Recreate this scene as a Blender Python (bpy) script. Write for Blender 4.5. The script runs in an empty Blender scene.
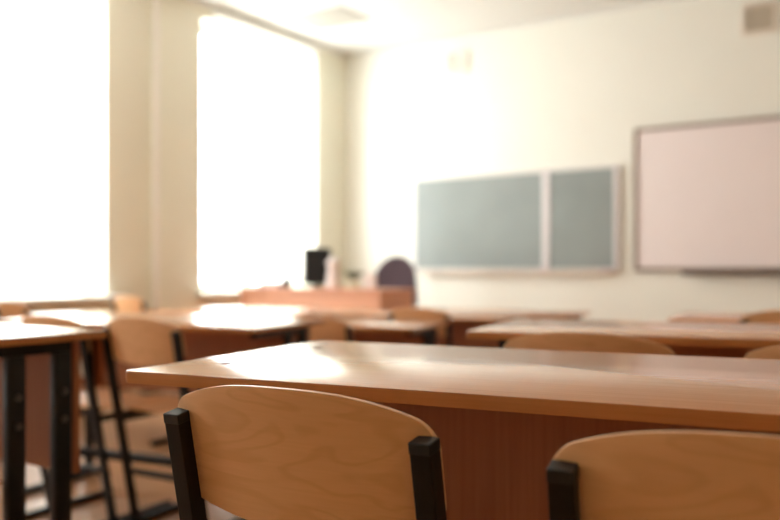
import bpy, bmesh, math, random
from mathutils import Vector, Matrix
random.seed(7)
R = math.radians
scene = bpy.context.scene
COL = scene.collection
YAW = 33.0
CAM_Z = 0.895
CS, SN = math.cos(R(YAW)), math.sin(R(YAW))


def W(X, Z):
    """metres to the right of / in front of the camera -> room coordinates"""
    return (CS * X - SN * Z, SN * X + CS * Z)


# ------------------------------------------------------------------ materials
def srgb(r, g, b):
    f = lambda c: c / 12.92 if c <= 0.04045 else ((c + 0.055) / 1.055) ** 2.4
    return (f(r / 255), f(g / 255), f(b / 255), 1)


def new_mat(name):
    m = bpy.data.materials.new(name)
    m.use_nodes = True
    return m, m.node_tree, m.node_tree.nodes['Principled BSDF']


def plain(name, col, rough=0.5, noise=0.0, nscale=6.0, metallic=0.0, spec=0.5, bump=0.0, bscale=60):
    m, nt, b = new_mat(name)
    b.inputs['Roughness'].default_value = rough
    b.inputs['Metallic'].default_value = metallic
    b.inputs['Specular IOR Level'].default_value = spec
    tc = nt.nodes.new('ShaderNodeTexCoord')
    nz = nt.nodes.new('ShaderNodeTexNoise')
    nz.inputs['Scale'].default_value = nscale
    nz.inputs['Detail'].default_value = 5
    nt.links.new(tc.outputs['Object'], nz.inputs['Vector'])
    rp = nt.nodes.new('ShaderNodeValToRGB')
    rp.color_ramp.elements[0].position = 0.3
    rp.color_ramp.elements[1].position = 0.7
    rp.color_ramp.elements[0].color = [c * (1 - noise) for c in col[:3]] + [1]
    rp.color_ramp.elements[1].color = [min(1, c * (1 + noise)) for c in col[:3]] + [1]
    nt.links.new(nz.outputs['Fac'], rp.inputs['Fac'])
    nt.links.new(rp.outputs['Color'], b.inputs['Base Color'])
    if bump:
        n2 = nt.nodes.new('ShaderNodeTexNoise')
        n2.inputs['Scale'].default_value = bscale
        nt.links.new(tc.outputs['Object'], n2.inputs['Vector'])
        bp = nt.nodes.new('ShaderNodeBump')
        bp.inputs['Strength'].default_value = bump
        bp.inputs['Distance'].default_value = 0.01
        nt.links.new(n2.outputs['Fac'], bp.inputs['Height'])
        nt.links.new(bp.outputs['Normal'], b.inputs['Normal'])
    return m


def laminate(name, dark, light, rough, stretch=(1.2, 60, 60), spec=0.5, coat=0.0, rvar=0.06):
    """straight-grained beech laminate, grain along local X"""
    m, nt, b = new_mat(name)
    N = nt.nodes.new
    tc = N('ShaderNodeTexCoord')
    mp = N('ShaderNodeMapping')
    mp.inputs['Scale'].default_value = stretch
    nt.links.new(tc.outputs['Object'], mp.inputs['Vector'])
    n1 = N('ShaderNodeTexNoise')
    n1.inputs['Scale'].default_value = 3.0
    n1.inputs['Detail'].default_value = 8
    n1.inputs['Roughness'].default_value = 0.65
    nt.links.new(mp.outputs['Vector'], n1.inputs['Vector'])
    rp = N('ShaderNodeValToRGB')
    rp.color_ramp.elements[0].position = 0.32
    rp.color_ramp.elements[1].position = 0.68
    rp.color_ramp.elements[0].color = dark
    rp.color_ramp.elements[1].color = light
    nt.links.new(n1.outputs['Fac'], rp.inputs['Fac'])
    nt.links.new(rp.outputs['Color'], b.inputs['Base Color'])
    mr = N('ShaderNodeMapRange')
    mr.inputs['To Min'].default_value = rough - rvar
    mr.inputs['To Max'].default_value = rough + rvar
    nt.links.new(n1.outputs['Fac'], mr.inputs['Value'])
    nt.links.new(mr.outputs['Result'], b.inputs['Roughness'])
    b.inputs['Specular IOR Level'].default_value = spec
    b.inputs['Coat Weight'].default_value = coat
    b.inputs['Coat Roughness'].default_value = 0.22
    return m


def plywood(name, dark, light, rough=0.38):
    """rotary-cut birch veneer: wandering contour figure over fine fibres"""
    m, nt, b = new_mat(name)
    N = nt.nodes.new
    tc = N('ShaderNodeTexCoord')
    mp = N('ShaderNodeMapping')
    mp.inputs['Scale'].default_value = (3.6, 2.0, 13.0)
    nt.links.new(tc.outputs['Object'], mp.inputs['Vector'])
    n1 = N('ShaderNodeTexNoise')
    n1.inputs['Scale'].default_value = 1.1
    n1.inputs['Detail'].default_value = 2.0
    n1.inputs['Distortion'].default_value = 0.5
    nt.links.new(mp.outputs['Vector'], n1.inputs['Vector'])
    mu = N('ShaderNodeMath')
    mu.operation = 'MULTIPLY'
    mu.inputs[1].default_value = 64.0
    nt.links.new(n1.outputs['Fac'], mu.inputs[0])
    si = N('ShaderNodeMath')
    si.operation = 'SINE'
    nt.links.new(mu.outputs[0], si.inputs[0])
    pw = N('ShaderNodeMapRange')
    pw.inputs['From Min'].default_value = 0.2
    pw.inputs['From Max'].default_value = 1.0
    pw.inputs['To Min'].default_value = 1.0
    pw.inputs['To Max'].default_value = 0.60
    nt.links.new(si.outputs[0], pw.inputs['Value'])
    mp2 = N('ShaderNodeMapping')
    mp2.inputs['Scale'].default_value = (6, 40, 150)
    nt.links.new(tc.outputs['Object'], mp2.inputs['Vector'])
    n2 = N('ShaderNodeTexNoise')
    n2.inputs['Scale'].default_value = 2.0
    n2.inputs['Detail'].default_value = 6
    nt.links.new(mp2.outputs['Vector'], n2.inputs['Vector'])
    ml = N('ShaderNodeMath')
    ml.operation = 'MULTIPLY'
    nt.links.new(pw.outputs['Result'], ml.inputs[0])
    m3 = N('ShaderNodeMapRange')
    m3.inputs['From Min'].default_value = 0.3
    m3.inputs['From Max'].default_value = 0.7
    m3.inputs['To Min'].default_value = 0.75
    m3.inputs['To Max'].default_value = 1.0
    nt.links.new(n2.outputs['Fac'], m3.inputs['Value'])
    nt.links.new(m3.outputs['Result'], ml.inputs[1])
    mx = N('ShaderNodeMix')
    mx.data_type = 'RGBA'
    mx.inputs['A'].default_value = dark
    mx.inputs['B'].default_value = light
    nt.links.new(ml.outputs[0], mx.inputs['Factor'])
    nt.links.new(mx.outputs['Result'], b.inputs['Base Color'])
    b.inputs['Roughness'].default_value = rough
    return m


M = {}
M['wall'] = plain('wall_paint', srgb(239, 238, 230), 0.7, 0.012, 2.0, bump=0.04, bscale=120)
M['wall_side'] = plain('side_wall_paint', srgb(238, 236, 220), 0.7, 0.012, 2.0, bump=0.04, bscale=120)
M['wall_rear'] = plain('rear_wall_low_bounce', srgb(204, 190, 164), 0.7, 0.012, 2.0)  # unseen walls, colour darkened to reduce bounced light
M['ceiling'] = plain('ceiling_paint', srgb(228, 227, 223), 0.85, 0.01, 2.0)
M['floor'] = laminate('linoleum_floor', srgb(168, 118, 76), srgb(186, 136, 92), 0.3, (1.5, 12, 1), 0.5)
M['desk'] = laminate('beech_laminate', srgb(208, 140, 92), srgb(226, 164, 114), 0.17, (1.2, 60, 60), 0.6, 0.3, 0.03)
M['edge'] = laminate('edge_banding', srgb(186, 120, 66), srgb(200, 134, 80), 0.35, (1.2, 60, 60), 0.4)
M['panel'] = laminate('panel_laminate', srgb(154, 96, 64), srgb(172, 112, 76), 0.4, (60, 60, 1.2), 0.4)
M['ply'] = plywood('birch_plywood', srgb(214, 158, 110), srgb(236, 184, 136))
M['metal'] = plain('dark_powder_coat', srgb(25, 18, 16), 0.4, 0.1, 40, spec=0.3)
M['cap'] = plain('black_plastic_cap', srgb(22, 20, 21), 0.5, 0.1, 40)
M['bolt'] = plain('bolt_steel', srgb(120, 118, 120), 0.3, 0.05, 40, metallic=1.0)
M['screw'] = plain('screw_plate', srgb(92, 72, 56), 0.6, 0.05, 40, spec=0.2)
M['white'] = plain('white_plastic', srgb(240, 238, 236), 0.4, 0.01, 5)
M['rail'] = plain('blind_rail', srgb(232, 230, 226), 0.5, 0.01, 5)
M['pipe'] = plain('painted_pipe', srgb(243, 238, 232), 0.4, 0.01, 5)
M['board'] = plain('chalkboard_green', srgb(134, 141, 139), 0.34, 0.08, 2.2, spec=0.5)
M['alu'] = plain('pale_aluminium', srgb(206, 198, 198), 0.4, 0.02, 5, metallic=0.2)
M['screen'] = plain('whiteboard_surface', srgb(238, 226, 226), 0.35, 0.01, 3)
M['brown'] = plain('brown_frame', srgb(128, 104, 84), 0.5, 0.04, 8)
M['tray'] = plain('dark_tray', srgb(92, 78, 74), 0.5, 0.04, 8)
M['vent'] = plain('vent_grey', srgb(214, 203, 186), 0.6, 0.02, 8)
M['ventdark'] = plain('vent_recess_shade', srgb(180, 168, 150), 0.7, 0.02, 8)  # flat back plate, recess shade put into its colour
M['ventlit'] = plain('lit_vent', srgb(238, 236, 229), 0.6, 0.01, 8)  # lighter copy of the vent colour, stronger light put into it
M['ventshade'] = plain('lit_vent_recess_shade', srgb(214, 210, 200), 0.7, 0.02, 8)  # back plate of the lit vent, recess shade put into the colour
M['ventframe'] = plain('vent_frame', srgb(228, 216, 204), 0.5, 0.02, 8)
M['diffuser'] = plain('light_diffuser', srgb(176, 172, 164), 0.5, 0.02, 8)
M['tdesk'] = laminate('orange_veneer', srgb(226, 160, 124), srgb(240, 178, 142), 0.35, (1.2, 40, 40), 0.5)
M['dark'] = plain('dark_plastic', srgb(58, 48, 46), 0.45, 0.05, 10)
M['fabric'] = plain('plum_fabric', srgb(84, 66, 74), 0.9, 0.12, 60, bump=0.2, bscale=300)
M['leaf'] = plain('leaf_green', srgb(84, 124, 72), 0.5, 0.2, 12)
M['leafdark'] = plain('leaf_dark', srgb(66, 66, 58), 0.5, 0.2, 12)
M['pot'] = plain('pale_green_pot', srgb(222, 226, 206), 0.4, 0.02, 8)
M['soil'] = plain('potting_soil', srgb(70, 52, 40), 0.9, 0.2, 60)
M['paper'] = plain('paper_white', srgb(240, 232, 232), 0.7, 0.02, 8)
M['bookcover'] = plain('dusty_pink_cover', srgb(214, 196, 198), 0.6, 0.03, 8)
M['blue'] = plain('blue_plastic', srgb(70, 90, 130), 0.4, 0.03, 8)
M['chalk'] = plain('chalk_white', srgb(246, 244, 240), 0.9, 0.02, 20)
M['pink'] = plain('pink_sponge', srgb(220, 180, 182), 0.9, 0.06, 60)
M['rubber'] = plain('grey_rubber', srgb(60, 58, 58), 0.8, 0.05, 30)


def blind_material():
    m = bpy.data.materials.new('blind_fabric')
    m.use_nodes = True
    nt = m.node_tree
    for n in list(nt.nodes):
        nt.nodes.remove(n)
    N = nt.nodes.new
    out = N('ShaderNodeOutputMaterial')
    tc = N('ShaderNodeTexCoord')
    nz = N('ShaderNodeTexNoise')
    nz.inputs['Scale'].default_value = 260
    nt.links.new(tc.outputs['Object'], nz.inputs['Vector'])
    rp = N('ShaderNodeValToRGB')
    rp.color_ramp.elements[0].color = (0.84, 0.79, 0.72, 1)
    rp.color_ramp.elements[1].color = (0.92, 0.88, 0.82, 1)
    nt.links.new(nz.outputs['Fac'], rp.inputs['Fac'])
    tl = N('ShaderNodeBsdfTranslucent')
    df = N('ShaderNodeBsdfDiffuse')
    tp = N('ShaderNodeBsdfTransparent')
    tp.inputs['Color'].default_value = (0.98, 0.96, 0.93, 1)
    nt.links.new(rp.outputs['Color'], tl.inputs['Color'])
    nt.links.new(rp.outputs['Color'], df.inputs['Color'])
    m1 = N('ShaderNodeMixShader')
    m1.inputs['Fac'].default_value = 0.35
    nt.links.new(tl.outputs[0], m1.inputs[1])
    nt.links.new(df.outputs[0], m1.inputs[2])
    m2 = N('ShaderNodeMixShader')
    m2.inputs['Fac'].default_value = 0.42
    nt.links.new(m1.outputs[0], m2.inputs[1])
    nt.links.new(tp.outputs[0], m2.inputs[2])
    nt.links.new(m2.outputs[0], out.inputs['Surface'])
    return m


def glass_material():
    m = bpy.data.materials.new('window_glass')
    m.use_nodes = True
    nt = m.node_tree
    for n in list(nt.nodes):
        nt.nodes.remove(n)
    N = nt.nodes.new
    out = N('ShaderNodeOutputMaterial')
    tp = N('ShaderNodeBsdfTransparent')
    tp.inputs['Color'].default_value = (0.96, 0.98, 0.97, 1)
    gl = N('ShaderNodeBsdfGlossy')
    gl.inputs['Roughness'].default_value = 0.02
    lw = N('ShaderNodeLayerWeight')
    pw = N('ShaderNodeMath')
    pw.operation = 'POWER'
    pw.inputs[1].default_value = 5.0
    nt.links.new(lw.outputs['Facing'], pw.inputs[0])
    fr = N('ShaderNodeMapRange')
    fr.inputs['To Min'].default_value = 0.04
    fr.inputs['To Max'].default_value = 0.9
    nt.links.new(pw.outputs[0], fr.inputs['Value'])
    mx = N('ShaderNodeMixShader')
    nt.links.new(fr.outputs['Result'], mx.inputs['Fac'])
    nt.links.new(tp.outputs[0], mx.inputs[1])
    nt.links.new(gl.outputs[0], mx.inputs[2])
    nt.links.new(mx.outputs[0], out.inputs['Surface'])
    return m


M['blind'] = blind_material()
M['glass'] = glass_material()


# ------------------------------------------------------------------ mesh helpers
def add_box(bm, x0, x1, y0, y1, z0, z1, bev=0.0, seg=2):
    vs = [bm.verts.new(p) for p in ((x0, y0, z0), (x1, y0, z0), (x1, y1, z0), (x0, y1, z0),
                                    (x0, y0, z1), (x1, y0, z1), (x1, y1, z1), (x0, y1, z1))]
    fs = [bm.faces.new([vs[i] for i in q]) for q in
          ((3, 2, 1, 0), (4, 5, 6, 7), (0, 1, 5, 4), (1, 2, 6, 5), (2, 3, 7, 6), (3, 0, 4, 7))]
    if bev > 0:
        es = {e for f in fs for e in f.edges}
        bmesh.ops.bevel(bm, geom=list(es), offset=bev, segments=seg, affect='EDGES', profile=0.5)


def add_bar(bm, p0, p1, w, h, bev=0.002, side=(1, 0, 0)):
    """rectangular tube from p0 to p1; w along `side`, h along the other normal"""
    p0, p1 = Vector(p0), Vector(p1)
    d = (p1 - p0).normalized()
    s = Vector(side)
    s = (s - d * s.dot(d)).normalized()
    n = d.cross(s)
    vs = []
    for p in (p0, p1):
        for a, b in ((-1, -1), (1, -1), (1, 1), (-1, 1)):
            vs.append(bm.verts.new(p + s * (a * w / 2) + n * (b * h / 2)))
    fs = [bm.faces.new([vs[i] for i in q]) for q in
          ((3, 2, 1, 0), (4, 5, 6, 7), (0, 1, 5, 4), (1, 2, 6, 5), (2, 3, 7, 6), (3, 0, 4, 7))]
    if bev > 0:
        es = {e for f in fs for e in f.edges}
        bmesh.ops.bevel(bm, geom=list(es), offset=bev, segments=2, affect='EDGES', profile=0.5)


def add_rounded_slab(bm, x0, x1, y0, y1, z0, z1, r, bev=0.0015, n=8):
    """flat board with rounded corners in plan and softened rims"""
    pts = []
    for cx, cy, a0 in ((x1 - r, y1 - r, 0), (x0 + r, y1 - r, 90), (x0 + r, y0 + r, 180), (x1 - r, y0 + r, 270)):
        for k in range(n + 1):
            a = R(a0 + 90 * k / n)
            pts.append((cx + r * math.cos(a), cy + r * math.sin(a)))
    lo = [bm.verts.new((x, y, z0)) for x, y in pts]
    hi = [bm.verts.new((x, y, z1)) for x, y in pts]
    f0 = bm.faces.new(list(reversed(lo)))
    f1 = bm.faces.new(hi)
    k = len(pts)
    for i in range(k):
        bm.faces.new((lo[i], lo[(i + 1) % k], hi[(i + 1) % k], hi[i]))
    if bev:
        bmesh.ops.bevel(bm, geom=list(set(f0.edges) | set(f1.edges)), offset=bev, segments=2, affect='EDGES', profile=0.5)


def add_lathe(bm, prof, cx=0, cy=0, n=24, closed=True):
    rings = []
    for r, z in prof:
        rings.append([bm.verts.new((cx + r * math.cos(2 * math.pi * k / n), cy + r * math.sin(2 * math.pi * k / n), z)) for k in range(n)])
    for a, b in zip(rings, rings[1:]):
        for k in range(n):
            bm.faces.new((a[k], a[(k + 1) % n], b[(k + 1) % n], b[k]))
    if closed:
        bm.faces.new(list(reversed(rings[0])))
        bm.faces.new(rings[-1])


def add_tube(bm, p0, p1, r, n=16):
    p0, p1 = Vector(p0), Vector(p1)
    d = (p1 - p0).normalized()
    s = d.orthogonal().normalized()
    t = d.cross(s)
    a = [bm.verts.new(p0 + (s * math.cos(2 * math.pi * k / n) + t * math.sin(2 * math.pi * k / n)) * r) for k in range(n)]
    b = [bm.verts.new(p1 + (s * math.cos(2 * math.pi * k / n) + t * math.sin(2 * math.pi * k / n)) * r) for k in range(n)]
    for k in range(n):
        bm.faces.new((a[k], a[(k + 1) % n], b[(k + 1) % n], b[k]))
    bm.faces.new(list(reversed(a)))
    bm.faces.new(b)


def obj(name, bm, mat, parent=None, smooth=False):
    me = bpy.data.meshes.new(name)
    bmesh.ops.recalc_face_normals(bm, faces=bm.faces)
    bm.to_mesh(me)
    bm.free()
    me.materials.append(mat)
    if smooth:
        me.polygons.foreach_set('use_smooth', [True] * len(me.polygons))
        try:
            me.set_sharp_from_angle(angle=R(40))
        except Exception:
            pass
    o = bpy.data.objects.new(name, me)
    COL.objects.link(o)
    if parent:
        o.parent = parent
    return o


def BM():
    return bmesh.new()


def tag(o, label=None, cat=None, group=None, kind=None):
    if label:
        o['label'] = label
    if cat:
        o['category'] = cat
    if group:
        o['group'] = group
    if kind:
        o['kind'] = kind
    return o


def thing(name, loc, rz, label, cat, group=None):
    o = bpy.data.objects.new(name, None)
    o.empty_display_size = 0.1
    COL.objects.link(o)
    o.location = loc
    o.rotation_euler = (0, 0, rz)
    return tag(o, label, cat, group)


def copy_tree(o, parent=None):
    c = o.copy()
    COL.objects.link(c)
    c.parent = parent
    for ch in list(o.children):
        copy_tree(ch, c)
    return c


# ------------------------------------------------------------------ the room
XL, XR, YB, YF, ZC = -5.43, 1.75, -2.6, 7.446, 3.29
TW = 0.32                       # outer wall thickness
WIN = [(2.56, 4.24), (5.27, 6.89), (-1.1, 0.7)]   # y ranges of window openings; the last is unseen, added to light the foreground
WZ0, WZ1 = 0.70, 3.15

bm = BM(); add_box(bm, XL, XR, YB, YF, -0.12, 0.0); tag(obj('floor', bm, M['floor']), kind='structure')
bm = BM(); add_box(bm, XL - TW, XR + 0.2, YB - 0.2, YF + 0.2, ZC, ZC + 0.15); tag(obj('ceiling', bm, M['ceiling']), kind='structure')
bm = BM(); add_box(bm, XL - TW, XR + 0.2, YF, YF + 0.2, -0.12, ZC); tag(obj('wall_front', bm, M['wall']), kind='structure')
bm = BM(); add_box(bm, XL - TW, XR + 0.2, YB - 0.2, YB, -0.12, ZC); tag(obj('wall_back', bm, M['wall_rear']), kind='structure')
bm = BM(); add_box(bm, XR, XR + 0.2, YB, YF, -0.12, ZC); tag(obj('wall_right', bm, M['wall_rear']), kind='structure')
bm = BM()
ys = sorted(WIN)
y = YB
for a, b in ys:
    add_box(bm, XL - TW, XL, y, a, -0.12, ZC)
    add_box(bm, XL - TW, XL, a, b, -0.12, WZ0)
    add_box(bm, XL - TW, XL, a, b, WZ1, ZC)
    y = b
add_box(bm, XL - TW, XL, y, YF, -0.12, ZC)
tag(obj('wall_left', bm, M['wall_side']), kind='structure')

# cornice and skirting
bm = BM(); add_bar(bm, (XL + 0.015, YB, ZC - 0.015), (XL + 0.015, YF, ZC - 0.015), 0.03, 0.03, 0.01); tag(obj('trim_1', bm, M['white']), kind='structure')
bm = BM(); add_bar(bm, (XL + 0.03, YF - 0.015, ZC - 0.015), (XR, YF - 0.015, ZC - 0.015), 0.03, 0.03, 0.01, (0, 1, 0)); tag(obj('trim_2', bm, M['ceiling']), kind='structure')
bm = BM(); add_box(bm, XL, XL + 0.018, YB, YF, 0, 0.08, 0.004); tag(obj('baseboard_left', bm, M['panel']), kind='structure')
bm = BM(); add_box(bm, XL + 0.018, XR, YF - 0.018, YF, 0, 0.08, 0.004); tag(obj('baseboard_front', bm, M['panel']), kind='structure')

for i, (a, b) in enumerate(WIN):
    bm = BM()
    xf0, xf1 = XL - 0.25, XL - 0.19
    f = 0.06
    add_box(bm, xf0, xf1, a, a + f, WZ0, WZ1, 0.006)
    add_box(bm, xf0, xf1, b - f, b, WZ0, WZ1, 0.006)
    add_box(bm, xf0, xf1, a + f, b - f, WZ0, WZ0 + f, 0.006)
    add_box(bm, xf0, xf1, a + f, b - f, WZ1 - f, WZ1, 0.006)
    mid = a + (b - a) * 0.5
    add_box(bm, xf0, xf1, mid - 0.04, mid + 0.04, WZ0 + f, WZ1 - f, 0.006)
    win = tag(obj('window_%d' % (i + 1), bm, M['white']), kind='structure')
    bm = BM()
    add_box(bm, XL - 0.225, XL - 0.217, a + f - 0.005, mid - 0.035, WZ0 + f - 0.005, WZ1 - f + 0.005)
    add_box(bm, XL - 0.225, XL - 0.217, mid + 0.035, b - f + 0.005, WZ0 + f - 0.005, WZ1 - f + 0.005)
    obj('window_pane', bm, M['glass'], win)
    bm = BM()
    add_box(bm, XL - 0.187, XL + 0.20, a - 0.05, b + 0.05, WZ0 - 0.045, WZ0 - 0.002, 0.008)
    # board only inside the opening beyond the wall face
    obj('window_sill', bm, M['white'], win)
    # portal so that the daylight through the opening is sampled well
    ld = bpy.data.lights.new('sky_portal', 'AREA')
    ld.shape = 'RECTANGLE'
    ld.size = WZ1 - WZ0
    ld.size_y = b - a
    ld.cycles.is_portal = True
    lo = bpy.data.objects.new('sky_portal', ld)
    COL.objects.link(lo)
    lo.location = (XL - 0.30, (a + b) / 2, (WZ0 + WZ1) / 2)
    lo.rotation_euler = (0, R(-90), 0)

BL = [('vertical louvre blind over the window cut off by the picture edge', 2.55, 4.13),
      ('vertical louvre blind over the window nearest the teacher\'s desk', 5.38, 6.86),
      ('vertical louvre blind over the unseen rear window added to light the foreground', -1.06, 0.68),
      ]
for i, (lab, a, b) in enumerate(BL):
    t = thing('vertical_blind', (XL + 0.05, (a + b) / 2, 0.785), 0, lab, 'blind', 'vertical blinds over the windows')
    L = b - a
    bm = BM(); add_box(bm, -0.025, 0.03, -L / 2 - 0.02, L / 2 + 0.02, 2.405, 2.445, 0.006); obj('headrail', bm, M['rail'], t)
    bm = BM()
    n = int(round(L / 0.092))
    for k in range(n):
        cy = -L / 2 + (k + 0.5) * L / n
        ang = R(90 - 24 + random.uniform(-5, 5))
        hw = 0.054
        prev = None
        for j in range(5):
            u = -1 + j * 0.5
            du = u * hw
            bow = 0.006 * (1 - u * u)
            px = math.cos(ang) * du - math.sin(ang) * bow
            py = math.sin(ang) * du + math.cos(ang) * bow
            cur = (bm.verts.new((px, cy + py, 0.0)), bm.verts.new((px, cy + py, 2.405)))
            if prev:
                bm.faces.new((prev[0], cur[0], cur[1], prev[1]))
            prev = cur
    s = obj('blind_fabric', bm, M['blind'], t, smooth=True)

# heating riser on the pier
t = thing('heating_pipe', (XL + 0.055, 4.70, 0), 0, 'white painted vertical heating pipe on the pier between the two windows', 'pipe')
bm = BM(); add_lathe(bm, [(0.029, 0.0), (0.029, ZC)]); obj('riser', bm, M['pipe'], t, smooth=True)
for zz in (0.9, 2.6):
    bm = BM(); add_lathe(bm, [(0.029, zz), (0.035, zz + 0.002), (0.035, zz + 0.03), (0.029, zz + 0.032)], closed=False)
    add_box(bm, -0.055, -0.028, -0.01, 0.01, zz + 0.006, zz + 0.026); obj('pipe_clip', bm, M['pipe'], t)

# ceiling luminaire (off)
cx, cy = W(-0.58, 7.84)
t = thing('ceiling_light', (cx, cy, ZC), 0, 'square grey unlit ceiling light near the front window', 'ceiling light')
bm = BM()
hx, hy = 0.31, 0.25
for q in ((-hx, hx, -hy, -hy + 0.025), (-hx, hx, hy - 0.025, hy), (-hx, -hx + 0.025, -hy + 0.025, hy - 0.025), (hx - 0.025, hx, -hy + 0.025, hy - 0.025)):
    add_box(bm, q[0], q[1], q[2], q[3], -0.014, 0.0, 0.003)
obj('light_frame', bm, M['diffuser'], t)
bm = BM(); add_box(bm, -hx + 0.025, hx - 0.025, -hy + 0.025, hy - 0.025, -0.011, -0.002, 0.002); obj('diffuser', bm, M['diffuser'], t)

# wall vents
for x0, x1, z0, z1, lab in ((-1.30, -1.02, 2.86, 3.125, 'square wall vent high above the whiteboard'),
                            (-4.15, -3.89, 2.89, 3.14, 'pale square wall vent high above the chalkboard')):
    t = thing('wall_vent', ((x0 + x1) / 2, YF, (z0 + z1) / 2), 0, lab, 'vent', 'vents high on the front wall')
    w, h = (x1 - x0) / 2, (z1 - z0) / 2
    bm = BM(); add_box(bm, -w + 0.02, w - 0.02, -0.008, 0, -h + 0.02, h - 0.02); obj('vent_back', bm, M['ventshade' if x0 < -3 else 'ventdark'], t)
    bm = BM()
    e = 0.03
    add_box(bm, -w, w, -0.022, 0, -h, -h + e, 0.003); add_box(bm, -w, w, -0.022, 0, h - e, h, 0.003)
    add_box(bm, -w, -w + e, -0.022, 0, -h + e, h - e, 0.003); add_box(bm, w - e, w, -0.022, 0, -h + e, h - e, 0.003)
    obj('vent_frame', bm, M['ventlit' if x0 < -3 else 'ventframe'], t)
    bm = BM()
    for k in range(8):
        zz = -h + e + (k + 0.5) * (2 * h - 2 * e) / 8
        add_bar(bm, (-w + e, -0.013, zz), (w - e, -0.013, zz), 0.003, 0.018, 0, (0, 0.55, 1))
    obj('grille', bm, M['ventlit' if x0 < -3 else 'vent'], t)

# chalkboard
t = thing('chalkboard', (-3.43, YF, 0.90), 0, 'grey-green two-panel chalkboard on the front wall', 'chalkboard')
ox = 3.43
def bx(name, m, x0, x1, y0, y1, z0, z1, bev=0.003):
    bm = BM(); add_box(bm, x0 + ox, x1 + ox, y0, y1, z0, z1, bev); return obj(name, bm, M[m], t)
bx('writing_panel', 'board', -4.49, -3.075, -0.028, -0.002, 0.015, 0.925)
bx('writing_panel', 'board', -3.0, -2.385, -0.036, -0.002, 0.015, 0.925)
bx('divider_strip', 'alu', -3.075, -3.0, -0.046, -0.002, -0.005, 0.945)
bx('end_strip', 'alu', -2.385, -2.335, -0.040, -0.002, -0.005, 0.945)
bx('end_strip', 'alu', -4.51, -4.49, -0.034, -0.002, -0.005, 0.945)
for a, b in ((-4.49, -3.075), (-3.0, -2.385)):
    bx('edge_rail', 'alu', a, b, -0.034, -0.002, 0.925, 0.942)
    bx('edge_rail', 'alu', a, b, -0.034, -0.002, -0.003, 0.015)
bm = BM()
add_box(bm, -4.40 + ox, -2.42 + ox, -0.085, -0.002, -0.04, -0.028, 0.002)
add_box(bm, -4.40 + ox, -2.42 + ox, -0.085, -0.079, -0.028, -0.016, 0.002)
add_box(bm, -4.40 + ox, -2.42 + ox, -0.014, -0.002, -0.028, -0.003, 0.002)
obj('chalk_tray', bm, M['ventframe'], t)
for k, (x, m, lab) in enumerate(((-3.06, 'pink', 'pale pink sponge on the chalk tray below the board divider'), (-2.45, 'pink', 'pink sponge on the chalk tray end nearest the whiteboard'))):
    bm = BM(); add_rounded_slab(bm, -0.05, 0.05, -0.027, 0.027, 0, 0.019, 0.012, 0.006)
    o = obj('sponge', bm, M[m]); o.location = (x, YF - 0.0455, 0.9 - 0.0265)
    tag(o, lab, 'sponge', 'sponges on the chalk tray')

# projection whiteboard
t = thing('whiteboard', (-1.35, YF, 0.885), 0, 'large white board in a thin brown frame on the front wall', 'whiteboard')
w = 0.85
bm = BM(); add_box(bm, -w + 0.028, w - 0.028, -0.028, -0.004, 0.03, 1.25); obj('board_surface', bm, M['screen'], t)
bm = BM(); add_box(bm, -w, w, -0.04, -0.004, 1.25, 1.278, 0.006); obj('frame_rail', bm, M['brown'], t)
bm = BM(); add_box(bm, -w, w, -0.045, -0.004, 0, 0.03, 0.006); obj('frame_rail', bm, M['brown'], t)
for a, b in ((-w, -w + 0.028), (w - 0.028, w)):
    bm = BM(); add_box(bm, a, b, -0.045, -0.004, 0.03, 1.25, 0.006); obj('frame_stile', bm, M['brown'], t)
bm = BM()
add_box(bm, -0.42, 0.80, -0.10, -0.046, -0.03, -0.012, 0.004); add_box(bm, -0.42, 0.80, -0.10, -0.092, -0.012, 0.004, 0.003)
add_box(bm, -0.42, 0.80, -0.046, -0.004, -0.03, -0.001, 0.003)
obj('pen_tray', bm, M['tray'], t)


# ------------------------------------------------------------------ school desk
DL, DD, DT = 1.18, 0.52, 0.0165

DESK_CACHE, CHAIR_CACHE = {}, {}

def build_desk(H):
    """origin on the floor under the sitter-side right corner's edge midpoint; +Y away from the sitter"""
    t = bpy.data.objects.new('school_desk', None)
    COL.objects.link(t)
    bm = BM(); add_rounded_slab(bm, -DL / 2, DL / 2, 0, DD, H - DT, H, 0.006, 0.0014)
    tt = obj('tabletop', bm, M['desk'], t, True)
    tt.data.materials.append(M['edge'])
    for p in tt.data.polygons:
        if abs(p.normal.z) < 0.5:
            p.material_index = 1
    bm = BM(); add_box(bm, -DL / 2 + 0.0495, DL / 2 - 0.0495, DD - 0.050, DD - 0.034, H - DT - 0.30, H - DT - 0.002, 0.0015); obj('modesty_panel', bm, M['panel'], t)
    for s in (-1, 1):
        x = s * (DL / 2 - 0.062)
        bm = BM(); add_bar(bm, (x, 0.09, H - DT - 0.0145), (x, DD - 0.055, H - DT - 0.0145), 0.025, 0.028, 0.003)
        fr = obj('end_frame', bm, M['metal'], t)
        for yy in (DD - 0.075, DD - 0.185):
            bm = BM(); add_bar(bm, (x, yy, 0.03), (x, yy, H - DT - 0.028), 0.025, 0.040, 0.004)
            up = obj('upright', bm, M['metal'], fr, True)
            for zz in (H - 0.13, H - 0.19):
                bm = BM()
                add_tube(bm, (x + s * 0.0125, yy, zz), (x + s * 0.018, yy, zz), 0.007, 10)
                obj('bolt', bm, M['bolt'], fr)
        bm = BM(); add_bar(bm, (x, 0.02, 0.0175), (x, DD + 0.02, 0.0175), 0.03, 0.027, 0.006); obj('floor_foot', bm, M['metal'], fr)
    bm = BM(); add_bar(bm, (-DL / 2 + 0.062, DD - 0.13, 0.115), (DL / 2 - 0.062, DD - 0.13, 0.115), 0.025, 0.04, 0.004, (0, 1, 0)); obj('stretcher', bm, M['metal'], t)
    return t


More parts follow.
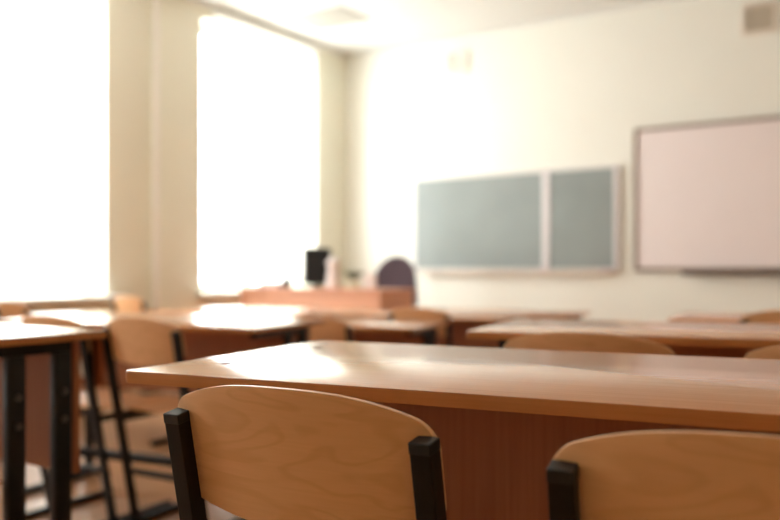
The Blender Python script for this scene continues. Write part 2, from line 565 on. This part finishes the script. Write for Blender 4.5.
def desk(corner, X, Z, H, a, label, screws=False):
    """corner: which corner sits at camera-frame (X, Z): fl, fr, br (seen from the sitter's side)"""
    lx = {'f': 0, 'b': DD}[corner[0]]
    ly = {'l': -DL / 2, 'r': DL / 2}[corner[1]]
    rz = R(YAW - a)
    if H in DESK_CACHE:
        t = copy_tree(DESK_CACHE[H])
    else:
        t = build_desk(H)
        DESK_CACHE[H] = t
    wx, wy = W(X, Z)
    off = Matrix.Rotation(rz, 3, 'Z') @ Vector((ly, lx, 0))
    t.location = (wx - off.x, wy - off.y, 0)
    t.rotation_euler = (0, 0, rz)
    tag(t, label, 'desk', 'two-seat school desks')
    return t


# ------------------------------------------------------------------ school chair
PW = 0.023      # square tube
CW = 0.1625      # half distance between posts
LEAN = 0.20

def build_chair(ZT):
    """origin on the floor under the seat; +Y the way the sitter faces; ZT: height of the post tops"""
    t = bpy.data.objects.new('school_chair', None)
    COL.objects.link(t)
    ytop = -0.235
    ybot = ytop + LEAN * ZT
    seat_z = ZT - 0.295
    for s in (-1, 1):
        x = s * CW
        bm = BM(); add_bar(bm, (x, ybot - 0.005, 0.024), (x, ytop, ZT - 0.006), PW, PW, 0.0014)
        p = obj('post', bm, M['metal'], t)
        bm = BM(); add_bar(bm, (x, ytop + 0.0012 - 0.0004, ZT - 0.012), (x, ytop - 0.0012, ZT), PW + 0.0008, PW + 0.0008, 0.0014); obj('post_cap', bm, M['cap'], p)
        bm = BM(); add_bar(bm, (x, ybot - 0.15, 0.014), (x, ybot + 0.27, 0.014), 0.025, 0.026, 0.006)
        r = obj('floor_runner', bm, M['metal'], t)
        ys_ = ytop + LEAN * (ZT - seat_z)
        bm = BM(); add_bar(bm, (x, ys_ + 0.0, seat_z - 0.02), (x, 0.17, seat_z - 0.02), PW, PW, 0.0025); obj('seat_rail', bm, M['metal'], t)
    bm = BM(); add_bar(bm, (-CW, 0.11, seat_z - 0.02), (CW, 0.11, seat_z - 0.02), 0.02, 0.02, 0.002, (0, 1, 0)); obj('stretcher', bm, M['metal'], t)
    bm = BM(); yb2 = ytop + LEAN * (ZT - 0.20); add_bar(bm, (-CW, yb2, 0.20), (CW, yb2, 0.20), 0.02, 0.02, 0.002, (0, 1, 0)); obj('stretcher', bm, M['metal'], t)

    # moulded backrest
    hw, NU, NV, th = 0.174, 44, 12, 0.008
    zc_top, zc_bot = ZT + 0.040, ZT - 0.122
    bulge = 0.022
    y0 = ytop + PW / 2 + th / 2 + 0.0006
    def top(u):
        x = abs(u) * hw
        z = zc_top - 0.031 * abs(u) ** 2.7
        r = 0.022
        if x > hw - r:
            z -= r - math.sqrt(max(0, r * r - (x - hw + r) ** 2))
        return z
    def bot(u):
        x = abs(u) * hw
        z = zc_bot + 0.022 * abs(u) ** 2
        r = 0.03
        if x > hw - r:
            z += r - math.sqrt(max(0, r * r - (x - hw + r) ** 2))
        return z
    bm = BM()
    us = [math.sin(math.pi / 2 * (-1 + 2 * i / NU)) for i in range(NU + 1)]
    G = [[], []]
    for k, sgn in enumerate((-1, 1)):
        for u in us:
            row = []
            for j in range(NV + 1):
                z = bot(u) + (top(u) - bot(u)) * j / NV
                yy = y0 - bulge * (1 - u * u) + sgn * th / 2 - LEAN * (z - ZT)
                row.append(bm.verts.new((u * hw - 0.004, yy, z)))
            G[k].append(row)
    rim = []
    for i in range(NU):
        for j in range(NV):
            bm.faces.new((G[0][i][j], G[0][i + 1][j], G[0][i + 1][j + 1], G[0][i][j + 1]))
            bm.faces.new((G[1][i][j], G[1][i][j + 1], G[1][i + 1][j + 1], G[1][i + 1][j]))
        for j in (0, NV):
            bm.faces.new((G[0][i][j], G[1][i][j], G[1][i + 1][j], G[0][i + 1][j]))
    for i in (0, NU):
        for j in range(NV):
            bm.faces.new((G[0][i][j], G[0][i][j + 1], G[1][i][j + 1], G[1][i][j]))
    bm.edges.ensure_lookup_table()
    bmesh.ops.recalc_face_normals(bm, faces=bm.faces)
    es = [e for e in bm.edges if len(e.link_faces) == 2 and e.calc_face_angle(0) > R(50)]
    bmesh.ops.bevel(bm, geom=es, offset=0.0028, segments=3, affect='EDGES', profile=0.5, clamp_overlap=True)
    obj('backrest', bm, M['ply'], t, True)

    # moulded seat
    bm = BM()
    n = 20
    hs = 0.178
    G = [[], []]
    ylo, yhi = -0.155, 0.205
    for k, sgn in enumerate((-1, 1)):
        for i in range(n + 1):
            u = math.sin(math.pi / 2 * (-1 + 2 * i / n))
            row = []
            for j in range(n + 1):
                v = math.sin(math.pi / 2 * (-1 + 2 * j / n))
                # squircle plan
                uu = u * math.sqrt(max(0, 1 - 0.10 * v ** 4))
                vv = v * math.sqrt(max(0, 1 - 0.10 * u ** 4))
                yy = (ylo + yhi) / 2 + vv * (yhi - ylo) / 2
                z = seat_z + 0.006 + 0.008 * (uu * uu) - 0.018 * max(0, vv - 0.6) ** 2 * 4 + 0.012 * max(0, -vv - 0.4) + sgn * 0.0045
                row.append(bm.verts.new((uu * hs, yy, z)))
            G[k].append(row)
    for i in range(n):
        for j in range(n):
            bm.faces.new((G[0][i][j], G[0][i][j + 1], G[0][i + 1][j + 1], G[0][i + 1][j]))
            bm.faces.new((G[1][i][j], G[1][i + 1][j], G[1][i + 1][j + 1], G[1][i][j + 1]))
        for j in (0, n):
            bm.faces.new((G[0][i][j], G[0][i + 1][j], G[1][i + 1][j], G[1][i][j]))
            bm.faces.new((G[0][j][i], G[1][j][i], G[1][j][i + 1], G[0][j][i + 1]))
    obj('seat', bm, M['ply'], t, True)
    return t


def chair(side, X, Z, ZT, a, label):
    """the top of the left/right post sits at camera-frame (X, Z)"""
    if ZT in CHAIR_CACHE:
        t = copy_tree(CHAIR_CACHE[ZT])
    else:
        t = build_chair(ZT)
        CHAIR_CACHE[ZT] = t
    rz = R(YAW - a)
    wx, wy = W(X, Z)
    off = Matrix.Rotation(rz, 3, 'Z') @ Vector(({'l': -CW, 'r': CW, 'c': 0}[side], -0.235, 0))
    t.location = (wx - off.x, wy - off.y, 0)
    t.rotation_euler = (0, 0, rz)
    tag(t, label, 'chair', 'plywood school chairs')
    return t


# camera column
d1 = desk('fl', -0.357, 1.108, 0.76, 25.2, 'large beech school desk in sharp focus with two plywood chairs pulled up to it')
for yy, nm in ((0.13, 'a'), (0.39, 'b')):
    bm = BM(); add_lathe(bm, [(0.0085, 0.7598), (0.0085, 0.7606), (0.0065, 0.7612)], -DL / 2 + 0.072, yy, 14)
    o = obj('screw_head', bm, M['screw'], d1); o['label'] = 'small dark screw head in the tabletop'
desk('fl', 0.168, 1.826, 0.76, 22.0, 'school desk directly beyond the sharp one, an arched chair back rising before its edge')
desk('fl', 1.00, 2.97, 0.72, 27.0, 'school desk showing as a thin sliver below the whiteboard pen tray')
# middle column
desk('br', -0.63, 1.84, 0.76, 33.0, 'school desk seen end-on, its twin black bolted uprights fully visible')
desk('fr', -0.455, 2.75, 0.70, 23.0, 'long school desk with white window glare, the blurred tan chair pulled up to it')
desk('fr', 0.110, 3.63, 0.64, 21.0, 'low school desk straight beyond the glare-lit one, in front of the orange teacher desk')
desk('fr', 0.60, 4.48, 0.63, 28.0, 'blurred school desk next beyond the low one, below the wide chalkboard panel')
desk('fr', 1.12, 5.00, 0.62, 24.0, 'blurred school desk closest to the front wall, below the chalkboard divider')
# window column
def LF(l, f):
    return (l * CS + f * SN, -l * SN + f * CS)
desk('fr', *LF(-3.60, 1.90), 0.64, 33.0, 'window-side school desk mostly hidden behind the end-on desk, farthest from the teacher desk')
desk('fr', *LF(-3.22, 2.82), 0.64, 33.0, 'window-side school desk in front of the pier with the white pipe')
desk('fr', *LF(-3.23, 3.75), 0.62, 33.0, 'window-side school desk just beyond the glare-lit desk, its top also in glare')
desk('fr', *LF(-3.25, 4.31), 0.62, 33.0, 'window-side school desk closest to the teacher desk, butted against another')

chair('l', -0.248, 0.965, 0.73, 30.0, 'plywood chair in sharp focus with visible grain and both black posts showing')
chair('l', 0.1465, 0.698, 0.73, 24.0, 'large plywood chair beside the sharp one, cut off so only one post shows')
chair('l', 0.240, 1.695, 0.733, 28.0, 'full arch of a chair back rising beyond the sharp desk\'s far edge')
chair('l', 0.645, 1.484, 0.73, 28.0, 'corner of a chair back peeking in beside the arched one, beyond the sharp desk')
chair('r', -0.68, 2.62, 0.70, 30.0, 'blurred tan plywood chair behind the corner of the sharp desk, seat and post visible')
chair('r', -1.0365, 2.767, 0.70, 30.0, 'plywood chair mostly hidden behind the end-on desk, its post next to the tan chair')
chair('r', -0.172, 3.46, 0.655, 24.0, 'chair in the gap between the glare-lit desk and the low desk')
chair('c', 0.15, 4.30, 0.66, 26.0, 'blurred chair back just above the low desk\'s far edge')
chair('c', 1.29, 2.60, 0.73, 27.0, 'blurred chair back before the sliver of desk below the whiteboard')
chair('c', -1.90, 5.98, 0.665, 33.0, 'pale chair back below the white pipe between the windows')
chair('c', -2.302, 5.015, 0.665, 33.0, 'tan chair below the cut-off window, behind the end-on desk')
# tucked under the cut-off desk
rz = 0.0
bx_, by_ = W(-0.63, 1.84)
chair('r', -0.63 - 0.13 * CS - SN * 0.595, 1.84 + 0.13 * SN - CS * 0.595, 0.73, 33.0, 'chair tucked under the end-on desk, only its seat side showing')

# ------------------------------------------------------------------ teacher's corner
TX, TZ, TH = -0.075, 6.2, 0.745
def TD(u, s):
    return W(TX - CS * u + SN * s, TZ + SN * u + CS * s)
tx, ty = TD(0, 0)
TL, TDp = 1.42, 0.47
t = thing('teacher_desk', (tx - TL / 2, ty, 0), 0, 'orange wooden teacher\'s desk in front of the chalkboard wall', 'desk')
bm = BM(); add_rounded_slab(bm, -TL / 2 - 0.01, TL / 2 + 0.01, -0.01, TDp + 0.01, TH - 0.024, TH, 0.012, 0.003); obj('desktop', bm, M['tdesk'], t, True)
bm = BM(); add_box(bm, -TL / 2 + 0.02, TL / 2 - 0.02, 0.02, 0.038, 0.22, TH - 0.024, 0.002); obj('front_panel', bm, M['tdesk'], t)
for s in (-1, 1):
    bm = BM(); add_box(bm, *( (-TL / 2, -TL / 2 + 0.02) if s < 0 else (TL / 2 - 0.02, TL / 2)), 0.0, TDp, 0, TH - 0.024, 0.002); obj('side_panel', bm, M['tdesk'], t)
bm = BM(); add_box(bm, TL / 2 - 0.42, TL / 2 - 0.021, 0.04, TDp - 0.02, 0.10, TH - 0.026, 0.003)
ped = obj('drawer_pedestal', bm, M['tdesk'], t)
for k in range(3):
    z0 = 0.12 + k * 0.2
    bm = BM(); add_box(bm, TL / 2 - 0.415, TL / 2 - 0.027, TDp - 0.02, TDp - 0.004, z0, z0 + 0.19, 0.003); obj('drawer_front', bm, M['tdesk'], ped)

def on_desk(name, u, s, label, cat, rz=0.0, group=None):
    x, y = TD(u, s)
    return thing(name, (x, y, TH), rz, label, cat, group)

# monitor, turned nearly edge-on
t = on_desk('computer_monitor', 0.80, 0.26, 'dark computer monitor turned nearly edge-on on the teacher\'s desk', 'monitor', R(YAW + 60))
bm = BM(); add_box(bm, -0.19, 0.19, -0.012, 0.014, 0.03, 0.335, 0.006); add_box(bm, -0.12, 0.12, 0.014, 0.045, 0.09, 0.27, 0.012); obj('monitor_case', bm, M['dark'], t)
bm = BM(); add_box(bm, -0.175, 0.175, -0.0135, -0.012, 0.05, 0.32); obj('display', bm, M['cap'], t)
bm = BM(); add_bar(bm, (0, 0.03, 0.012), (0, 0.03, 0.14), 0.05, 0.016, 0.004); obj('stand_neck', bm, M['dark'], t)
bm = BM(); add_lathe(bm, [(0.11, 0.0), (0.11, 0.006), (0.09, 0.012), (0.03, 0.018)]); obj('stand_base', bm, M['dark'], t, True)

t = on_desk('pen_cup', 1.06, 0.18, 'small dark pen cup with blue pens between the monitor and the book stack', 'pen cup')
bm = BM(); add_lathe(bm, [(0.036, 0), (0.042, 0.085), (0.038, 0.085), (0.033, 0.006)]); obj('cup', bm, M['dark'], t, True)
for dx, dy, m in ((0.012, 0.01, 'blue'), (-0.014, 0.004, 'dark'), (0.002, -0.015, 'blue')):
    bm = BM(); add_tube(bm, (dx * 0.6, dy * 0.6, 0.007), (dx * 2.0, dy * 2.0, 0.135), 0.0045, 8); obj('pen', bm, M[m], t)

t = on_desk('white_canister', 0.585, 0.20, 'tall white rounded container between the monitor and the plant', 'container')
bm = BM(); add_lathe(bm, [(0.05, 0), (0.062, 0.01), (0.058, 0.09), (0.045, 0.15), (0.05, 0.18), (0.058, 0.215), (0.045, 0.235)]); obj('body', bm, M['paper'], t, True)
bm = BM(); add_lathe(bm, [(0.03, 0.235), (0.034, 0.24), (0.03, 0.258), (0.012, 0.264)]); obj('lid', bm, M['white'], t, True)

t = on_desk('potted_plant', 0.43, 0.25, 'small potted green plant in the middle of the teacher\'s desk', 'plant')
bm = BM(); add_lathe(bm, [(0.04, 0), (0.056, 0.07), (0.058, 0.078), (0.052, 0.078), (0.05, 0.066)]); obj('plant_pot', bm, M['pot'], t, True)
bm = BM(); add_lathe(bm, [(0.0505, 0.062), (0.03, 0.068), (0.004, 0.07)]); obj('soil', bm, M['soil'], t)
for mat, ph0, n in (('leaf', 0.3, 11), ('leafdark', 0.0, 7)):
    bm = BM()
    for k in range(n):
        ph = ph0 + k * 2.4
        L = random.uniform(0.09, 0.125)
        el = random.uniform(0.75, 1.35)
        prev = None
        d = Vector((math.cos(ph), math.sin(ph), 0))
        sd = Vector((-math.sin(ph), math.cos(ph), 0))
        for j in range(7):
            f = j / 6
            wdt = 0.020 * math.sin(math.pi * min(0.97, 0.08 + f * 0.92)) + 0.001
            c = d * (0.008 + L * f * math.cos(el * (1 - 0.5 * f))) + Vector((0, 0, 0.066 + L * (math.sin(el) * f - 0.25 * f * f)))
            cur = (bm.verts.new(c - sd * wdt), bm.verts.new(c + Vector((0, 0, -0.004))), bm.verts.new(c + sd * wdt))
            if prev:
                bm.faces.new((prev[0], cur[0], cur[1], prev[1])); bm.faces.new((prev[1], cur[1], cur[2], prev[2]))
            prev = cur
    obj('leaf_cluster', bm, M[mat], t, True)

t = on_desk('white_box', 0.27, 0.26, 'upright white box on the teacher\'s desk next to the office chair', 'box', R(20))
bm = BM(); add_box(bm, -0.045, 0.045, -0.03, 0.03, 0, 0.125, 0.004); obj('carton', bm, M['paper'], t)
bm = BM(); add_box(bm, -0.0455, 0.0455, -0.0305, 0.0305, 0.105, 0.128, 0.004); obj('box_lid', bm, M['white'], t)
z = TH
for k, (m, sx) in enumerate((('bookcover', 0.11), ('paper', 0.10), ('bookcover', 0.095))):
    x, y = TD(1.24, 0.20)
    bm = BM(); add_box(bm, -sx, sx, -0.075, 0.075, 0, 0.017, 0.003)
    o = obj('exercise_book', bm, M[m]); o.location = (x + 0.01 * k, y, z); o.rotation_euler = (0, 0, R(6 * k - 4)); z += 0.017
    tag(o, ('pinkish book at the bottom of the flat stack on the teacher\'s desk',
            'white exercise book in the middle of the flat stack on the teacher\'s desk',
            'pinkish book on top of the flat stack on the teacher\'s desk')[k], 'book', 'books stacked on the teacher\'s desk')

# office chair
x, y = TD(0.60, 0.95)
t = thing('office_chair', (x, y, 0), R(188), 'plum-brown office chair behind the teacher\'s desk', 'chair')
bm = BM()
NU, NV = 20, 16
G = [[], []]
for k, sgn in enumerate((-1, 1)):
    for i in range(NU + 1):
        u = -1 + 2 * i / NU
        row = []
        for j in range(NV + 1):
            v = j / NV
            hw = 0.24 * (1 - 0.28 * v) if v < 0.55 else 0.24 * (1 - 0.28 * v) * math.sqrt(max(0.0, 1 - ((v - 0.55) / 0.46) ** 2.4))
            th = 0.035 * (1 - 0.5 * abs(u) ** 3)
            yy = -0.24 - 0.09 * v + 0.03 * u * u + sgn * th
            row.append(bm.verts.new((u * max(hw, 0.03), yy, 0.57 + 0.45 * v)))
        G[k].append(row)
for i in range(NU):
    for j in range(NV):
        bm.faces.new((G[0][i][j], G[0][i + 1][j], G[0][i + 1][j + 1], G[0][i][j + 1]))
        bm.faces.new((G[1][i][j], G[1][i][j + 1], G[1][i + 1][j + 1], G[1][i + 1][j]))
    for j in (0, NV):
        bm.faces.new((G[0][i][j], G[1][i][j], G[1][i + 1][j], G[0][i + 1][j]))
for i in (0, NU):
    for j in range(NV):
        bm.faces.new((G[0][i][j], G[0][i][j + 1], G[1][i][j + 1], G[1][i][j]))
obj('backrest', bm, M['fabric'], t, True)
bm = BM(); add_rounded_slab(bm, -0.23, 0.23, -0.21, 0.23, 0.43, 0.505, 0.08, 0.025); obj('seat', bm, M['fabric'], t, True)
bm = BM(); add_bar(bm, (0, -0.12, 0.425), (0, -0.265, 0.425), 0.05, 0.008, 0.002); add_bar(bm, (0, -0.265, 0.42), (0, -0.30, 0.72), 0.05, 0.008, 0.002); obj('back_support', bm, M['dark'], t)
bm = BM(); add_lathe(bm, [(0.028, 0.09), (0.028, 0.27), (0.018, 0.27), (0.018, 0.43)]); obj('gas_lift', bm, M['dark'], t, True)
for k in range(5):
    a = R(72 * k + 18)
    bm = BM(); add_bar(bm, (0.02 * math.cos(a), 0.02 * math.sin(a), 0.095), (0.27 * math.cos(a), 0.27 * math.sin(a), 0.07), 0.035, 0.025, 0.005, (-math.sin(a), math.cos(a), 0))
    lg = obj('base_leg', bm, M['dark'], t)
    c = Vector((0.265 * math.cos(a), 0.265 * math.sin(a), 0.026)); sd = Vector((-math.sin(a), math.cos(a), 0)) * 0.012
    bm = BM(); add_tube(bm, c - sd, c + sd, 0.026); add_tube(bm, c, c + Vector((0, 0, 0.042)), 0.007, 8); obj('caster', bm, M['rubber'], lg)

# ------------------------------------------------------------------ daylight
world = bpy.data.worlds.new('overcast_sky')
scene.world = world
world.use_nodes = True
bg = world.node_tree.nodes['Background']
bg.inputs['Color'].default_value = (0.95, 0.98, 1.0, 1)
bg.inputs['Strength'].default_value = 15.0

# ------------------------------------------------------------------ camera
cd = bpy.data.cameras.new('camera')
cd.sensor_width = 36
cd.lens = 825 / 780 * 36
cd.shift_y = 10.0 / 780
cd.clip_start = 0.02
cd.dof.use_dof = True
cd.dof.focus_distance = 0.94
cd.dof.aperture_fstop = 2.7
cam = bpy.data.objects.new('camera', cd)
COL.objects.link(cam)
cam.location = (0, 0, CAM_Z)
cam.rotation_euler = (R(90), 0, R(YAW))
scene.camera = cam

vs = scene.view_settings
vs.view_transform = 'Standard'
vs.look = 'None'
vs.exposure = 0.1
vs.gamma = 1
vs.use_curve_mapping = False
cy = scene.cycles
cy.use_denoising = True
cy.max_bounces = 10
cy.diffuse_bounces = 6
cy.transparent_max_bounces = 16
cy.sample_clamp_indirect = 6
cy.caustics_reflective = False
cy.caustics_refractive = False
